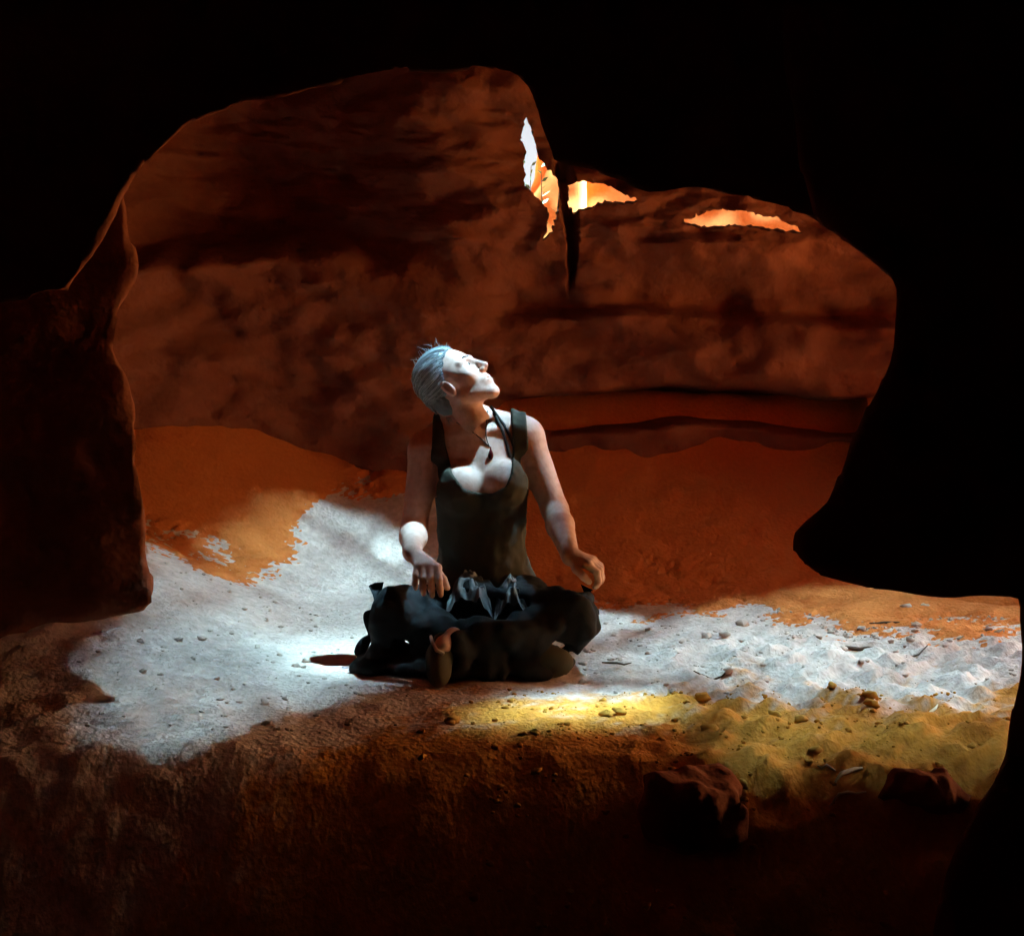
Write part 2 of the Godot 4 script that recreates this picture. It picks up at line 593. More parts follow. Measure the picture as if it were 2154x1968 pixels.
func outside() -> void:
	var g := PlaneMesh.new()
	g.size = Vector2(500, 500)
	var o := put("ground", g, M.glow_red)
	o.position = Vector3(0, -1.65, 0)
	tag(o, "red desert ground outside the cave", "", "", "structure")
	var nr := noise(46, 5.0, 4)
	var left := PackedVector2Array([Vector2(0.120, 2.5), Vector2(0.105, 1.85), Vector2(0.115, 1.72), Vector2(0.122, 1.63), Vector2(0.110, 1.55), Vector2(0.104, 1.47), Vector2(0.085, 1.43), Vector2(0.0, 1.32), Vector2(-0.2, 1.15), Vector2(-0.25, -1.7), Vector2(0.32, -1.7), Vector2(0.32, 2.5)])
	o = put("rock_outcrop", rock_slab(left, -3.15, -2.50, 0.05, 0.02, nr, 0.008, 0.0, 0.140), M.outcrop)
	tag(o, "sunlit orange sandstone seen through the narrow gap in the back wall", "rock")
	var right := PackedVector2Array([Vector2(0.25, 1.60), Vector2(0.25, -1.7), Vector2(2.2, -1.7), Vector2(2.2, 1.44), Vector2(1.5, 1.56), Vector2(0.8, 1.66), Vector2(0.5, 1.68)])
	o = put("rock_outcrop", rock_slab(right, -3.3, -2.65, 0.06, 0.025, noise(47, 4.0, 3), 0.005, 0.0, 0.120), M.outcrop)  # added behind the slots to stand in for lit ledges
	tag(o, "orange rock added behind the slots, standing in for amber light on the ledges", "rock")
	box("added_cap", Vector3(-0.15, 1.80, -2.32), Vector3(1.7, 1.95, -1.84), M.rock, "unseen rock added behind the wall to block sun through the slots")  # added out of view to block sun through the slots
	# a shrub on the rim, its twigs and leaves dark against the sky
	var bush := base("shrub", Vector3(0.06, 1.2, -2.42))
	tag(bush, "leafy shrub dark against the bright sky in the gap", "shrub")
	for k in 5:
		var v := PackedVector3Array()
		var idx := PackedInt32Array()
		var x0 := -0.10 + 0.055 * k
		var tip := Vector3(x0 + rng.randf_range(-0.03, 0.05), rng.randf_range(0.25, 0.5), rng.randf_range(-0.05, 0.05))
		tube(v, idx, [Vector3(x0, -0.5, 0), Vector3(x0, 0.05, 0), tip], [0.005, 0.004, 0.0015], 5)
		put("stem", mesh_of(v, idx), M.root, bush)
		for l in 9:
			var lv := PackedVector3Array()
			var at := Vector3(x0, 0.05, 0).lerp(tip, l / 8.0)
			var a := rng.randf() * TAU
			var d := Vector3(cos(a), 0.7, sin(a)).normalized() * rng.randf_range(0.022, 0.045)
			var w := d.cross(Vector3(rng.randf_range(-1, 1), rng.randf_range(-1, 1), rng.randf_range(-1, 1)).normalized()).normalized() * 0.008
			for q in [at, at + d * 0.45 - w, at + d * 0.45 + w, at + d]: lv.append(q)
			put("leaf", mesh_of(lv, PackedInt32Array([0, 1, 2, 2, 1, 3])), M.leaf, bush)

func shell() -> void:
	# the cliff the cave lies in: thick rock sides, and a top pierced where the sun comes in
	box("cliff_wall", Vector3(-4.6, -1.7, -3.0), Vector3(-4.0, TOP, 7.6), M.rock, "dark red rock closing the cave on one side")
	box("cliff_wall", Vector3(11.4, -1.7, -3.0), Vector3(12.0, TOP, 7.6), M.rock, "dark red rock closing the sunlit alcove")
	box("cliff_wall", Vector3(-4.0, -1.7, 7.0), Vector3(11.4, TOP, 7.6), M.rock, "dark red rock behind the viewer")
	var bw := PackedVector3Array()
	for q in [[2.75, -1.70], [TOP + 0.4, -2.42], [TOP + 0.4, -2.57], [2.75, -1.85], [2.75, -1.70]]:
		for x in [-4.0, 11.4]:
			bw.append(Vector3(x, q[0], q[1]))
	tag(put("cliff_wall", sheet(bw, 2), M.rock), "red rock rising above the back wall", "", "", "structure")
	box("cliff_wall", Vector3(-4.0, -1.7, -3.0), Vector3(-3.2, 2.9, -1.6), M.rock, "red rock at the far corner of the cave")
	box("cliff_wall", Vector3(3.3, -1.7, -3.0), Vector3(11.4, 2.9, -1.9), M.rock, "red rock beside the alcove")
	box("added_well_wall", Vector3(-4.0, 1.9, -1.9), Vector3(-1.75, TOP, 7.0), M.rock, "unseen red rock added high on the side of the light well")  # added out of view for its warm bounce
	var top := CSGCombiner3D.new()
	top.name = numbered("cliff_top")
	add_child(top)
	var slab := CSGBox3D.new()
	slab.size = Vector3(16.8, 0.5, 10.15)
	slab.position = Vector3(3.7, TOP + 0.25, 2.625)
	slab.material = M.rock
	top.add_child(slab)
	# each: where the sun lands, and how much of it the stems added across the opening let through:
	# the least, then where it is thinner [x, z, reach x, reach z, how much more]
	for patch in [
		[0.0051, [[-0.43, -0.12, 0.36, 0.52, 0.0121], [-0.40, 0.02, 0.20, 0.26, 0.0545], [-0.62, -1.05, 0.24, 0.3, 0.0167]], [[-1.15, 0.20, -0.63], [-0.97, 0.15, -0.66], [-1.02, 0.2, -1.0], [-0.88, 0.21, -1.24], [-0.72, 0.22, -1.32], [-0.52, 0.15, -1.27], [-0.35, 0.08, -1.12], [-0.22, 0.03, -0.95], [-0.05, 0, -0.55], [-0.04, 0, 0.24], [-0.25, 0, 0.26], [-0.42, 0, 0.48], [-0.58, 0.01, 0.70], [-0.73, 0.02, 0.86], [-0.92, 0.04, 0.88], [-1.08, 0.06, 0.46], [-1.08, 0.11, -0.01], [-1.08, 0.16, -0.36]]],
		[0.0073, [[0.72, -0.05, 0.42, 0.42, 0.0111], [1.2, 0.42, 0.28, 0.22, 0.0129]], [[0.54, 0, -0.62], [0.70, 0, -0.77], [0.95, 0, -0.88], [1.60, 0, -0.86], [1.42, 0, 0.14], [1.30, 0, 0.51], [1.12, 0, 0.94], [0.87, 0, 0.96], [0.54, 0, 0.98], [0.40, 0, 0.82], [0.48, 0, 0.55], [0.36, 0, 0.36], [0.22, 0, 0.32], [0.06, 0, 0.18], [0.14, 0, -0.03], [0.38, 0, -0.34]]],
		[0.0732, [], [[-0.13, 0, 0.60], [-0.02, 0, 0.47], [0.13, 0, 0.36], [0.30, 0, 0.31], [0.47, 0, 0.36], [0.50, 0, 0.54], [0.39, 0, 0.70], [0.20, 0, 0.76], [0.03, 0, 0.80], [-0.09, 0, 0.79]]],
		[0.0286, [], [[0.06, 0, -0.55], [0.22, 0, -0.66], [0.40, 0, -0.45], [0.34, 0, -0.18], [0.06, 0, -0.14]]],
		# open to the sky: opening added over the unseen bounce slope
		[1.0, [], [[1.68, 0, -0.80], [3.2, 0, 0.45], [4.2, 0, 1.0], [7.5, 1.5, 1.0], [7.5, 3.5, -1.75], [1.78, 0.75, -1.75]]],
	]:
		drill(top, patch[2])
		if patch[0] < 1.0:
			sun_sieve(patch[2], patch[0], patch[1])
	tag(top, "rock roof high above pierced by daylight openings", "", "", "structure")
	var pw := PackedVector3Array()
	for q in [[1.40, 0.0], [TOP, 0.0], [TOP, 0.25], [1.40, 0.25], [1.40, 0.0]]:
		for z in [-2.6, 1.4]:
			pw.append(Vector3(1.76 + 0.364 * q[0] + q[1], q[0], z))
	tag(put("added_partition", sheet(pw, 2), M.rock), "unseen rock added to keep alcove light off the upper wall", "", "", "structure")  # added out of view to hold the alcove light low
	# the brow of rock in front of the light well
	box("cave_roof", Vector3(-4.0, 1.85, 2.8), Vector3(11.4, 2.4, 7.0), M.rock, "low dark rock roof over the near floor")
	var nr := noise(41, 2.6, 4)
	# right: a hanging mass with a blunt nose, carried by a leg at its far end
	var pillar := PackedVector2Array([Vector2(0.495, 1.572), Vector2(0.481, 1.394), Vector2(0.492, 1.265), Vector2(0.538, 1.109), Vector2(0.636, 1.057), Vector2(0.697, 1.004), Vector2(0.695, 0.864), Vector2(0.610, 0.712), Vector2(0.558, 0.596), Vector2(0.511, 0.551), Vector2(0.502, 0.515), Vector2(0.523, 0.478), Vector2(0.559, 0.457), Vector2(0.649, 0.445), Vector2(0.820, 0.425), Vector2(0.944, 0.424), Vector2(0.942, 0.387), Vector2(0.940, 0.259), Vector2(0.923, 0.139), Vector2(0.893, 0.065), Vector2(0.845, -0.010), Vector2(0.80, -0.12), Vector2(0.72, -0.95), Vector2(4.6, -0.95), Vector2(4.6, 1.75), Vector2(0.495, 1.75)])
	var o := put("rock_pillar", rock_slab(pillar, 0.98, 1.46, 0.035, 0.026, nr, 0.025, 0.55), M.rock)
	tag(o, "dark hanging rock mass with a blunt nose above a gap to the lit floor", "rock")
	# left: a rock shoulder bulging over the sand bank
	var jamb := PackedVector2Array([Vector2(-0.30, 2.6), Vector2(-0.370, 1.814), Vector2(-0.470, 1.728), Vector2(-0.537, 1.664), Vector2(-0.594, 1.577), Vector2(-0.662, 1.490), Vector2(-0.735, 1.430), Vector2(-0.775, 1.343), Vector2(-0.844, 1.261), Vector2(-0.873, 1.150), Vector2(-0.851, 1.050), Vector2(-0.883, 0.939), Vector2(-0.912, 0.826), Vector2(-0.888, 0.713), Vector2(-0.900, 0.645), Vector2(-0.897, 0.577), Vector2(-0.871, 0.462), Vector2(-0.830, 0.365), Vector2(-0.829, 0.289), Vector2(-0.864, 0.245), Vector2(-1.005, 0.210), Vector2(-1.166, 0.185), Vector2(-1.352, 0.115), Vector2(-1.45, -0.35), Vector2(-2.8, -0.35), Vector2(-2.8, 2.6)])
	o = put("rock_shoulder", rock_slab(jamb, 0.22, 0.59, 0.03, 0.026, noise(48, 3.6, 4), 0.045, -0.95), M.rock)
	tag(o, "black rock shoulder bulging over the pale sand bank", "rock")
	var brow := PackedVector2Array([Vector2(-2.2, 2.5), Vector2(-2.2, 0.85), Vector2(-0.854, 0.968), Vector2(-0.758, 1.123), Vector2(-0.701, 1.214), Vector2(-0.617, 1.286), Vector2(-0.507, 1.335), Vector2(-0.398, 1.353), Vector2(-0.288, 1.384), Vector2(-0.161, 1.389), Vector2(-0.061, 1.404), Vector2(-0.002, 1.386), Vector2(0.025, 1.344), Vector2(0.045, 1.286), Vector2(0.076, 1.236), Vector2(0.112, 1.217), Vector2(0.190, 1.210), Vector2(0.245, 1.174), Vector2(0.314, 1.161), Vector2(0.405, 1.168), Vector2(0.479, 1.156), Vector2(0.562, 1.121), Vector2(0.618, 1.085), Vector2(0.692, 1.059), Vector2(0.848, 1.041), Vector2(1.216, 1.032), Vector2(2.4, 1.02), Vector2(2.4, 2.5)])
	o = put("rock_brow", rock_slab(brow, 0.84, 1.33, 0.03, 0.024, noise(42, 4.5, 4), 0.022, 0.0, 0.0, 0.8), M.rock)  # left arch added to darken the upper left of the wall
	tag(o, "heavy dark rock overhang across the top of the view, its left arch added for shade", "rock")
	box("cave_roof", Vector3(-4.0, 1.95, 1.25), Vector3(11.4, 2.4, 2.9), M.rock, "rock roof above the vault")
	box("cave_side", Vector3(-4.0, -1.7, 0.60), Vector3(-2.3, 2.4, 2.9), M.rock, "rock at the side of the near cave")
	box("added_shelf", Vector3(-1.75, 2.405, 1.3), Vector3(11.4, 2.5, 7.0), M.rock, "unseen rock slab added on the near roof to bounce light")  # added out of view for more bounced light
	box("alcove_wall", Vector3(2.3, -1.7, 1.5), Vector3(11.4, 1.9, 2.0), M.rock, "rock between the alcove and the near cave")
	var boulder := Field.new(Vector3(0.15, -0.2, 0.88), Vector3(0.65, 0.25, 1.36), 0.012)
	boulder.cap(Vector3(0.37, 0.0, 1.12), Vector3(0.44, 0.01, 1.11), 0.078, 0.080, 0.05)
	boulder.ell(Vector3(0.36, 0.01, 1.14), Vector3(0.07, 0.075, 0.07), 0.05)
	boulder.wobble(noise(44, 6.0, 3), 0.045)
	o = put("boulder", mesh_field(boulder), M.rock)
	o.position = Vector3(0, floor_base(0.4, 1.04), -0.08)
	tag(o, "blunt dark boulder half buried in the near floor", "rock")
	boulder = Field.new(Vector3(0.7, -0.1, 0.9), Vector3(1.1, 0.15, 1.25), 0.010)
	boulder.ell(Vector3(0.87, 0.0, 1.05), Vector3(0.075, 0.045, 0.05), 0.04)
	boulder.ell(Vector3(0.93, -0.01, 1.07), Vector3(0.06, 0.04, 0.05), 0.04)
	boulder.wobble(noise(45, 9.0, 3), 0.03)
	o = put("rock", mesh_field(boulder), M.rock)
	o.position = Vector3(0, floor_base(0.9, 1.0), -0.06)
	tag(o, "low dark rock in the floor beside the leg of the hanging rock", "rock")
	var v := PackedVector3Array()
	var xs := steps([1.3, 4.0, 0.04, 11.4, 0.1])
	for z in steps([-2.2, 0.2, 0.04, 3.4, 0.1]):
		for x in xs:
			v.append(Vector3(x, 0.467 * (x - 1.42) - 0.747 * (z + 0.75) + n_wall.get_noise_3d(x, z, 7) * 0.06, z))
	o = put("bounce_slope", sheet(v, xs.size()), M.glow_red)  # unseen slope added to bounce orange light onto the floor
	tag(o, "unseen red slope added to bounce orange light into the cave", "", "", "structure")

# stems added across an opening in two crossing layers to dim the sun
func sun_sieve(patch: Array, least: float, thinner: Array) -> void:
	var poly := PackedVector2Array()
	var shift := SUN * ((TOP + 0.6) / -SUN.y)
	for p in patch:
		var q := Vector3(p[0], p[1], p[2])
		q -= SUN * ((TOP + 0.6 - q.y) / -SUN.y)
		poly.append(Vector2(q.x, q.z))
	var c := Vector2.ZERO
	for p in poly:
		c += p / poly.size()
	var v := PackedVector3Array()
	var idx := PackedInt32Array()
	var gap_ := 0.016
	for layer in 2:
		var dir := Vector2.from_angle(0.5 + layer * 1.45)
		var nrm := dir.orthogonal()
		for k in range(-130, 131):
			var line := PackedVector2Array()
			var off := nrm * (k * gap_ + rng.randf_range(-0.0025, 0.0025))
			for t in 61:
				line.append(c + off + dir * (t - 30) * 0.07 + nrm * rng.randf_range(-0.002, 0.002))
			for part in Geometry2D.intersect_polyline_with_polygon(line, poly):
				var pts := []
				var rad := []
				for p in part:
					var through := least
					for g in thinner:
						through += g[4] * exp(-pow((p.x + shift.x - g[0]) / g[2], 2.0) - pow((p.y + shift.z - g[1]) / g[3], 2.0))
					through *= smoothstep(0.0, 0.17, -outline_distance(p, poly))      # densest at the rim, to feather the pool of light
					pts.append(Vector3(p.x, TOP + 0.6 + layer * 0.03, p.y))
					rad.append(gap_ * 0.5 * (1.0 - sqrt(through)) * rng.randf_range(0.96, 1.04))
				if pts.size() > 1:
					tube(v, idx, pts, rad, 4)
	var o := put("added_sieve", mesh_of(v, idx), M.root)
	tag(o, "unseen sieve of dry stems added to dim the sun through a roof opening", "", "", "stuff")

func tube(v: PackedVector3Array, idx: PackedInt32Array, pts: Array, rad: Array, sides := 6) -> void:
	var n := pts.size()
	var first := v.size()
	var up := Vector3.UP
	for i in n:
		var d: Vector3 = (pts[mini(i + 1, n - 1)] - pts[maxi(i - 1, 0)]).normalized()
		if absf(d.dot(up)) > 0.95:
			up = Vector3.RIGHT
		var e1 := d.cross(up).normalized()
		var e2 := e1.cross(d)
		for k in sides:
			var a := TAU * k / sides
			v.append(pts[i] + (e1 * cos(a) + e2 * sin(a)) * rad[i])
	for i in n - 1:
		for k in sides:
			var a := first + i * sides + k
			var b := first + i * sides + (k + 1) % sides
			for t in [a, a + sides, b, b, a + sides, b + sides]: idx.append(t)
	for e in [0, n - 1]:
		for k in range(1, sides - 1):
			var q := first + int(e) * sides
			for t in ([q, q + k, q + k + 1] if e == 0 else [q, q + k + 1, q + k]): idx.append(t)

func drill(top: Node, patch: Array) -> void:
	var ez := -SUN
	var ex := Vector3.FORWARD.cross(ez).normalized()
	var ey := ez.cross(ex)
	var poly := PackedVector2Array()
	for p in patch:
		var q := Vector3(p[0], p[1], p[2])
		poly.append(Vector2(q.dot(ex), q.dot(ey)))
	var c := CSGPolygon3D.new()
	c.polygon = poly
	c.mode = CSGPolygon3D.MODE_DEPTH
	c.depth = 6.0
	c.operation = CSGShape3D.OPERATION_SUBTRACTION
	c.material = M.rock
	c.transform = Transform3D(Basis(ex, ey, ez), ez * 13.0)
	top.add_child(c)

# ---------------------------------------------------------------- the woman
const SEAT := Vector3(-0.09, 0.0, 0.0)

func worn(called: String, mesh: ArrayMesh, m: Material, who: Node) -> MeshInstance3D:
	var o := put(called, mesh, m, who)
	o.position = -SEAT
	return o

func front_z(fd: Field, x: float, y: float) -> float:
	var i := clampi(int((x - fd.o.x) / fd.s), 0, fd.nx - 1)
	var j := clampi(int((y - fd.o.y) / fd.s), 0, fd.ny - 1)
	for k in range(fd.nz - 1, -1, -1):
		if fd.f[(k * fd.ny + j) * fd.nx + i] < 0.0:
			return fd.o.z + k * fd.s
	return 0.0

func torso(fd: Field, grow: float) -> void:
	fd.ell(Vector3(-0.08, 0.18, -0.06), Vector3(0.14, 0.12, 0.115) + Vector3.ONE * grow, 0.05)
	fd.ell(Vector3(-0.082, 0.32, -0.03), Vector3(0.113, 0.13, 0.092) + Vector3.ONE * grow, 0.05)
	fd.ell(Vector3(-0.085, 0.45, -0.03), Vector3(0.122, 0.14, 0.092) + Vector3.ONE * grow, 0.05)
	fd.ell(Vector3(-0.097, 0.54, -0.035), Vector3(0.125, 0.07, 0.07) + Vector3.ONE * grow, 0.04)
	fd.ell(Vector3(-0.022, 0.475, 0.050), Vector3(0.060, 0.064, 0.052) + Vector3.ONE * grow, 0.022)
	fd.ell(Vector3(-0.138, 0.463, 0.050), Vector3(0.060, 0.064, 0.052) + Vector3.ONE * grow, 0.022)
	fd.cap(Vector3(-0.12, 0.605, -0.04), Vector3(0.035, 0.598, -0.04), 0.048 + grow, 0.045 + grow, 0.04)
	fd.cap(Vector3(-0.12, 0.600, -0.04), Vector3(-0.23, 0.562, -0.025), 0.048 + grow, 0.045 + grow, 0.04)

func hand(v: PackedVector3Array, idx: PackedInt32Array, wrist: Vector3, arm: Vector3, knuckles: Array, bends: Array, thumb: Array) -> void:
	var lo := wrist
	var hi := wrist
	for a in [knuckles, thumb]:
		for p in a:
			lo = lo.min(p)
			hi = hi.max(p)
	for b in bends:
		for p in b:
			lo = lo.min(p)
			hi = hi.max(p)
	var fd := Field.new(lo - Vector3.ONE * 0.03, hi + Vector3.ONE * 0.03, 0.0026)
	fd.cap(wrist - arm * 0.03, wrist + arm * 0.006, 0.0265, 0.025, 0.01)
	for i in 4:
		fd.cap(wrist.lerp(knuckles[i], 0.15), knuckles[i], 0.014, 0.0108, 0.012)
		var k := 0.0045
		var r := 0.0094 if i < 3 else 0.0082
		fd.cap(knuckles[i], bends[i][0], r + 0.0012, r, k)
		fd.cap(bends[i][0], bends[i][1], r, r - 0.0008, k)
		fd.cap(bends[i][1], bends[i][2], r - 0.0008, r - 0.0024, k)
	fd.cap(thumb[0], thumb[1], 0.0145, 0.0115, 0.012)
	fd.cap(thumb[1], thumb[2], 0.0112, 0.0100, 0.004)
	fd.cap(thumb[2], thumb[3], 0.0100, 0.0080, 0.004)
	add_net(v, idx, fd)

func add_net(v: PackedVector3Array, idx: PackedInt32Array, fd: Field, by := Transform3D.IDENTITY) -> void:
	var r := fd.net(PackedVector3Array(), PackedInt32Array())
	var first := v.size()
	var rv: PackedVector3Array = r[0]
	for p in rv:
		v.append(by * p)
	for i in r[1]:
		idx.append(first + i)

func person() -> void:
	var who := base("person", SEAT)
	tag(who, "person in olive tank top and dark trousers sitting cross-legged, head tilted back to the light", "person")
	var v := PackedVector3Array()
	var idx := PackedInt32Array()
	# body, neck and arms in one surface
	var sh_l := Vector3(0.040, 0.594, -0.04)
	var el_l := Vector3(0.117, 0.398, -0.005)
	var wr_l := Vector3(0.152, 0.306, 0.20)
	var sh_r := Vector3(-0.236, 0.556, -0.022)
	var el_r := Vector3(-0.264, 0.352, 0.045)
	var wr_r := Vector3(-0.259, 0.320, 0.232)
	var b := Field.new(Vector3(-0.33, 0.10, -0.20), Vector3(0.21, 0.76, 0.27), 0.0052)
	torso(b, 0.0)
	b.cap(Vector3(-0.115, 0.585, -0.035), Vector3(-0.163, 0.705, -0.035), 0.058, 0.053, 0.035)
	b.cap(Vector3(-0.145, 0.66, -0.05), Vector3(0.015, 0.618, -0.045), 0.038, 0.034, 0.03)
	b.cap(Vector3(-0.155, 0.65, -0.05), Vector3(-0.215, 0.580, -0.03), 0.038, 0.036, 0.03)
	b.cap(sh_l, el_l, 0.046, 0.036, 0.03)
	b.cap(el_l, el_l.lerp(wr_l, 0.35), 0.036, 0.037, 0.012)
	b.cap(el_l.lerp(wr_l, 0.35), wr_l, 0.037, 0.024, 0.012)
	b.cap(sh_r, el_r, 0.045, 0.034, 0.03)
	b.cap(el_r, el_r.lerp(wr_r, 0.35), 0.033, 0.034, 0.02)
	b.cap(el_r.lerp(wr_r, 0.35), wr_r, 0.034, 0.024, 0.02)
	b.cap(Vector3(-0.098, 0.612, 0.020), Vector3(0.020, 0.628, -0.012), 0.010, 0.009, 0.014)
	b.cap(Vector3(-0.125, 0.608, 0.018), Vector3(-0.215, 0.588, 0.0), 0.010, 0.009, 0.014)
	b.cap(Vector3(-0.105, 0.615, 0.022), Vector3(-0.150, 0.700, 0.010), 0.009, 0.012, 0.02)
	add_net(v, idx, b)
	# hands
	var kn := []
	var be := []
	for i in 4:
		var len_: float = [0.92, 1.0, 0.95, 0.78][i]
		var k := Vector3(-0.190 - 0.0175 * i, 0.291 + 0.002 * i - absf(i - 1.0) * 0.002, 0.293 - 0.004 * i)
		var m1 := k + Vector3(0.004 - 0.003 * i, -0.030, 0.016) * len_
		var m2 := m1 + Vector3(0.003 - 0.002 * i, -0.027, 0.0) * len_
		kn.append(k)
		be.append([m1, m2, m2 + Vector3(0.002, -0.018, -0.006) * len_])
	hand(v, idx, wr_r, (wr_r - el_r).normalized(), kn, be, [Vector3(-0.238, 0.305, 0.252), Vector3(-0.196, 0.282, 0.272), Vector3(-0.176, 0.257, 0.284), Vector3(-0.166, 0.236, 0.286)])
	kn = []
	be = []
	for i in 4:
		var len_: float = [0.92, 1.0, 0.95, 0.78][i]
		var k := Vector3(0.197 + 0.0045 * i, 0.291 + 0.003 * i - absf(i - 1.0) * 0.002, 0.257 - 0.0175 * i)
		var m1 := k + Vector3(0.024, -0.020, 0.004) * len_
		var m2 := m1 + Vector3(0.004, -0.026, 0.002) * len_
		kn.append(k)
		be.append([m1, m2, m2 + Vector3(-0.010, -0.015, 0.0) * len_])
	hand(v, idx, wr_l, (wr_l - el_l).normalized(), kn, be, [Vector3(0.158, 0.298, 0.222), Vector3(0.166, 0.278, 0.252), Vector3(0.184, 0.261, 0.266), Vector3(0.198, 0.248, 0.268)])
	# head in its own axes: x across, y up, z out of the face
	var fwd := Vector3(0.68, 0.71, 0.21).normalized()
	var up := (Vector3(-0.70, 0.68, -0.24) - fwd * fwd.dot(Vector3(-0.70, 0.68, -0.24))).normalized()
	var hx := Transform3D(Basis(up.cross(fwd), up, fwd).scaled(Vector3.ONE * 0.87), Vector3(-0.147, 0.742, -0.015))
	add_net(v, idx, head_field(), hx)
	worn("body", mesh_of(v, idx), M.skin, who)
	head_details(who, hx)
	clothes(who, b)

func head_field() -> Field:
	var h := Field.new(Vector3(-0.10, -0.15, -0.14), Vector3(0.10, 0.15, 0.13), 0.003)
	h.ell(Vector3(0, 0.045, -0.022), Vector3(0.073, 0.084, 0.094), 0.02)
	h.ell(Vector3(0, 0.000, 0.025), Vector3(0.062, 0.085, 0.060), 0.03)
	h.ell(Vector3(0, -0.055, 0.045), Vector3(0.042, 0.040, 0.038), 0.025)
	for sd in [-1.0, 1.0]:
		h.cap(Vector3(sd * 0.052, -0.045, -0.005), Vector3(sd * 0.014, -0.094, 0.062), 0.019, 0.017, 0.02)
		h.ell(Vector3(sd * 0.040, -0.014, 0.055), Vector3(0.024, 0.022, 0.020), 0.02)
		h.cap(Vector3(sd * 0.010, 0.031, 0.081), Vector3(sd * 0.046, 0.030, 0.060), 0.008, 0.007, 0.014)
		h.ell(Vector3(sd * 0.031, 0.010, 0.086), Vector3(0.016, 0.011, 0.014), 0.012, Basis.IDENTITY, true)
		h.ell(Vector3(sd * 0.031, 0.010, 0.066), Vector3(0.0145, 0.0125, 0.0125), 0.004)
		h.ell(Vector3(sd * 0.074, -0.004, -0.012), Vector3(0.008, 0.030, 0.018), 0.006, Basis(Vector3.RIGHT, -0.25) * Basis(Vector3.UP, sd * 0.35))
		h.ell(Vector3(sd * 0.080, 0.002, -0.008), Vector3(0.004, 0.017, 0.009), 0.004, Basis.IDENTITY, true)
	h.ell(Vector3(0, -0.098, 0.066), Vector3(0.021, 0.017, 0.018), 0.016)
	h.ell(Vector3(0, -0.056, 0.074), Vector3(0.027, 0.024, 0.016), 0.016)
	h.cap(Vector3(0, 0.026, 0.078), Vector3(0, -0.018, 0.103), 0.0085, 0.0100, 0.010)
	h.ell(Vector3(0, -0.022, 0.104), Vector3(0.0105, 0.0095, 0.0105), 0.006)
	for sd in [-1.0, 1.0]:
		h.ell(Vector3(sd * 0.0115, -0.027, 0.092), Vector3(0.0080, 0.0075, 0.0100), 0.006)
		h.ell(Vector3(sd * 0.0065, -0.034, 0.096), Vector3(0.0034, 0.0040, 0.0055), 0.002, Basis.IDENTITY, true)
	h.cap(Vector3(-0.017, -0.0520, 0.0845), Vector3(0.017, -0.0520, 0.0845), 0.0050, 0.0050, 0.006)
	h.cap(Vector3(-0.014, -0.0635, 0.0840), Vector3(0.014, -0.0635, 0.0840), 0.0058, 0.0058, 0.006)
	h.cap(Vector3(-0.021, -0.0580, 0.0880), Vector3(0.021, -0.0580, 0.0880), 0.0022, 0.0022, 0.003, true)
	h.cap(Vector3(0, -0.03, -0.035), Vector3(0, -0.125, -0.045), 0.050, 0.050, 0.03)
	return h

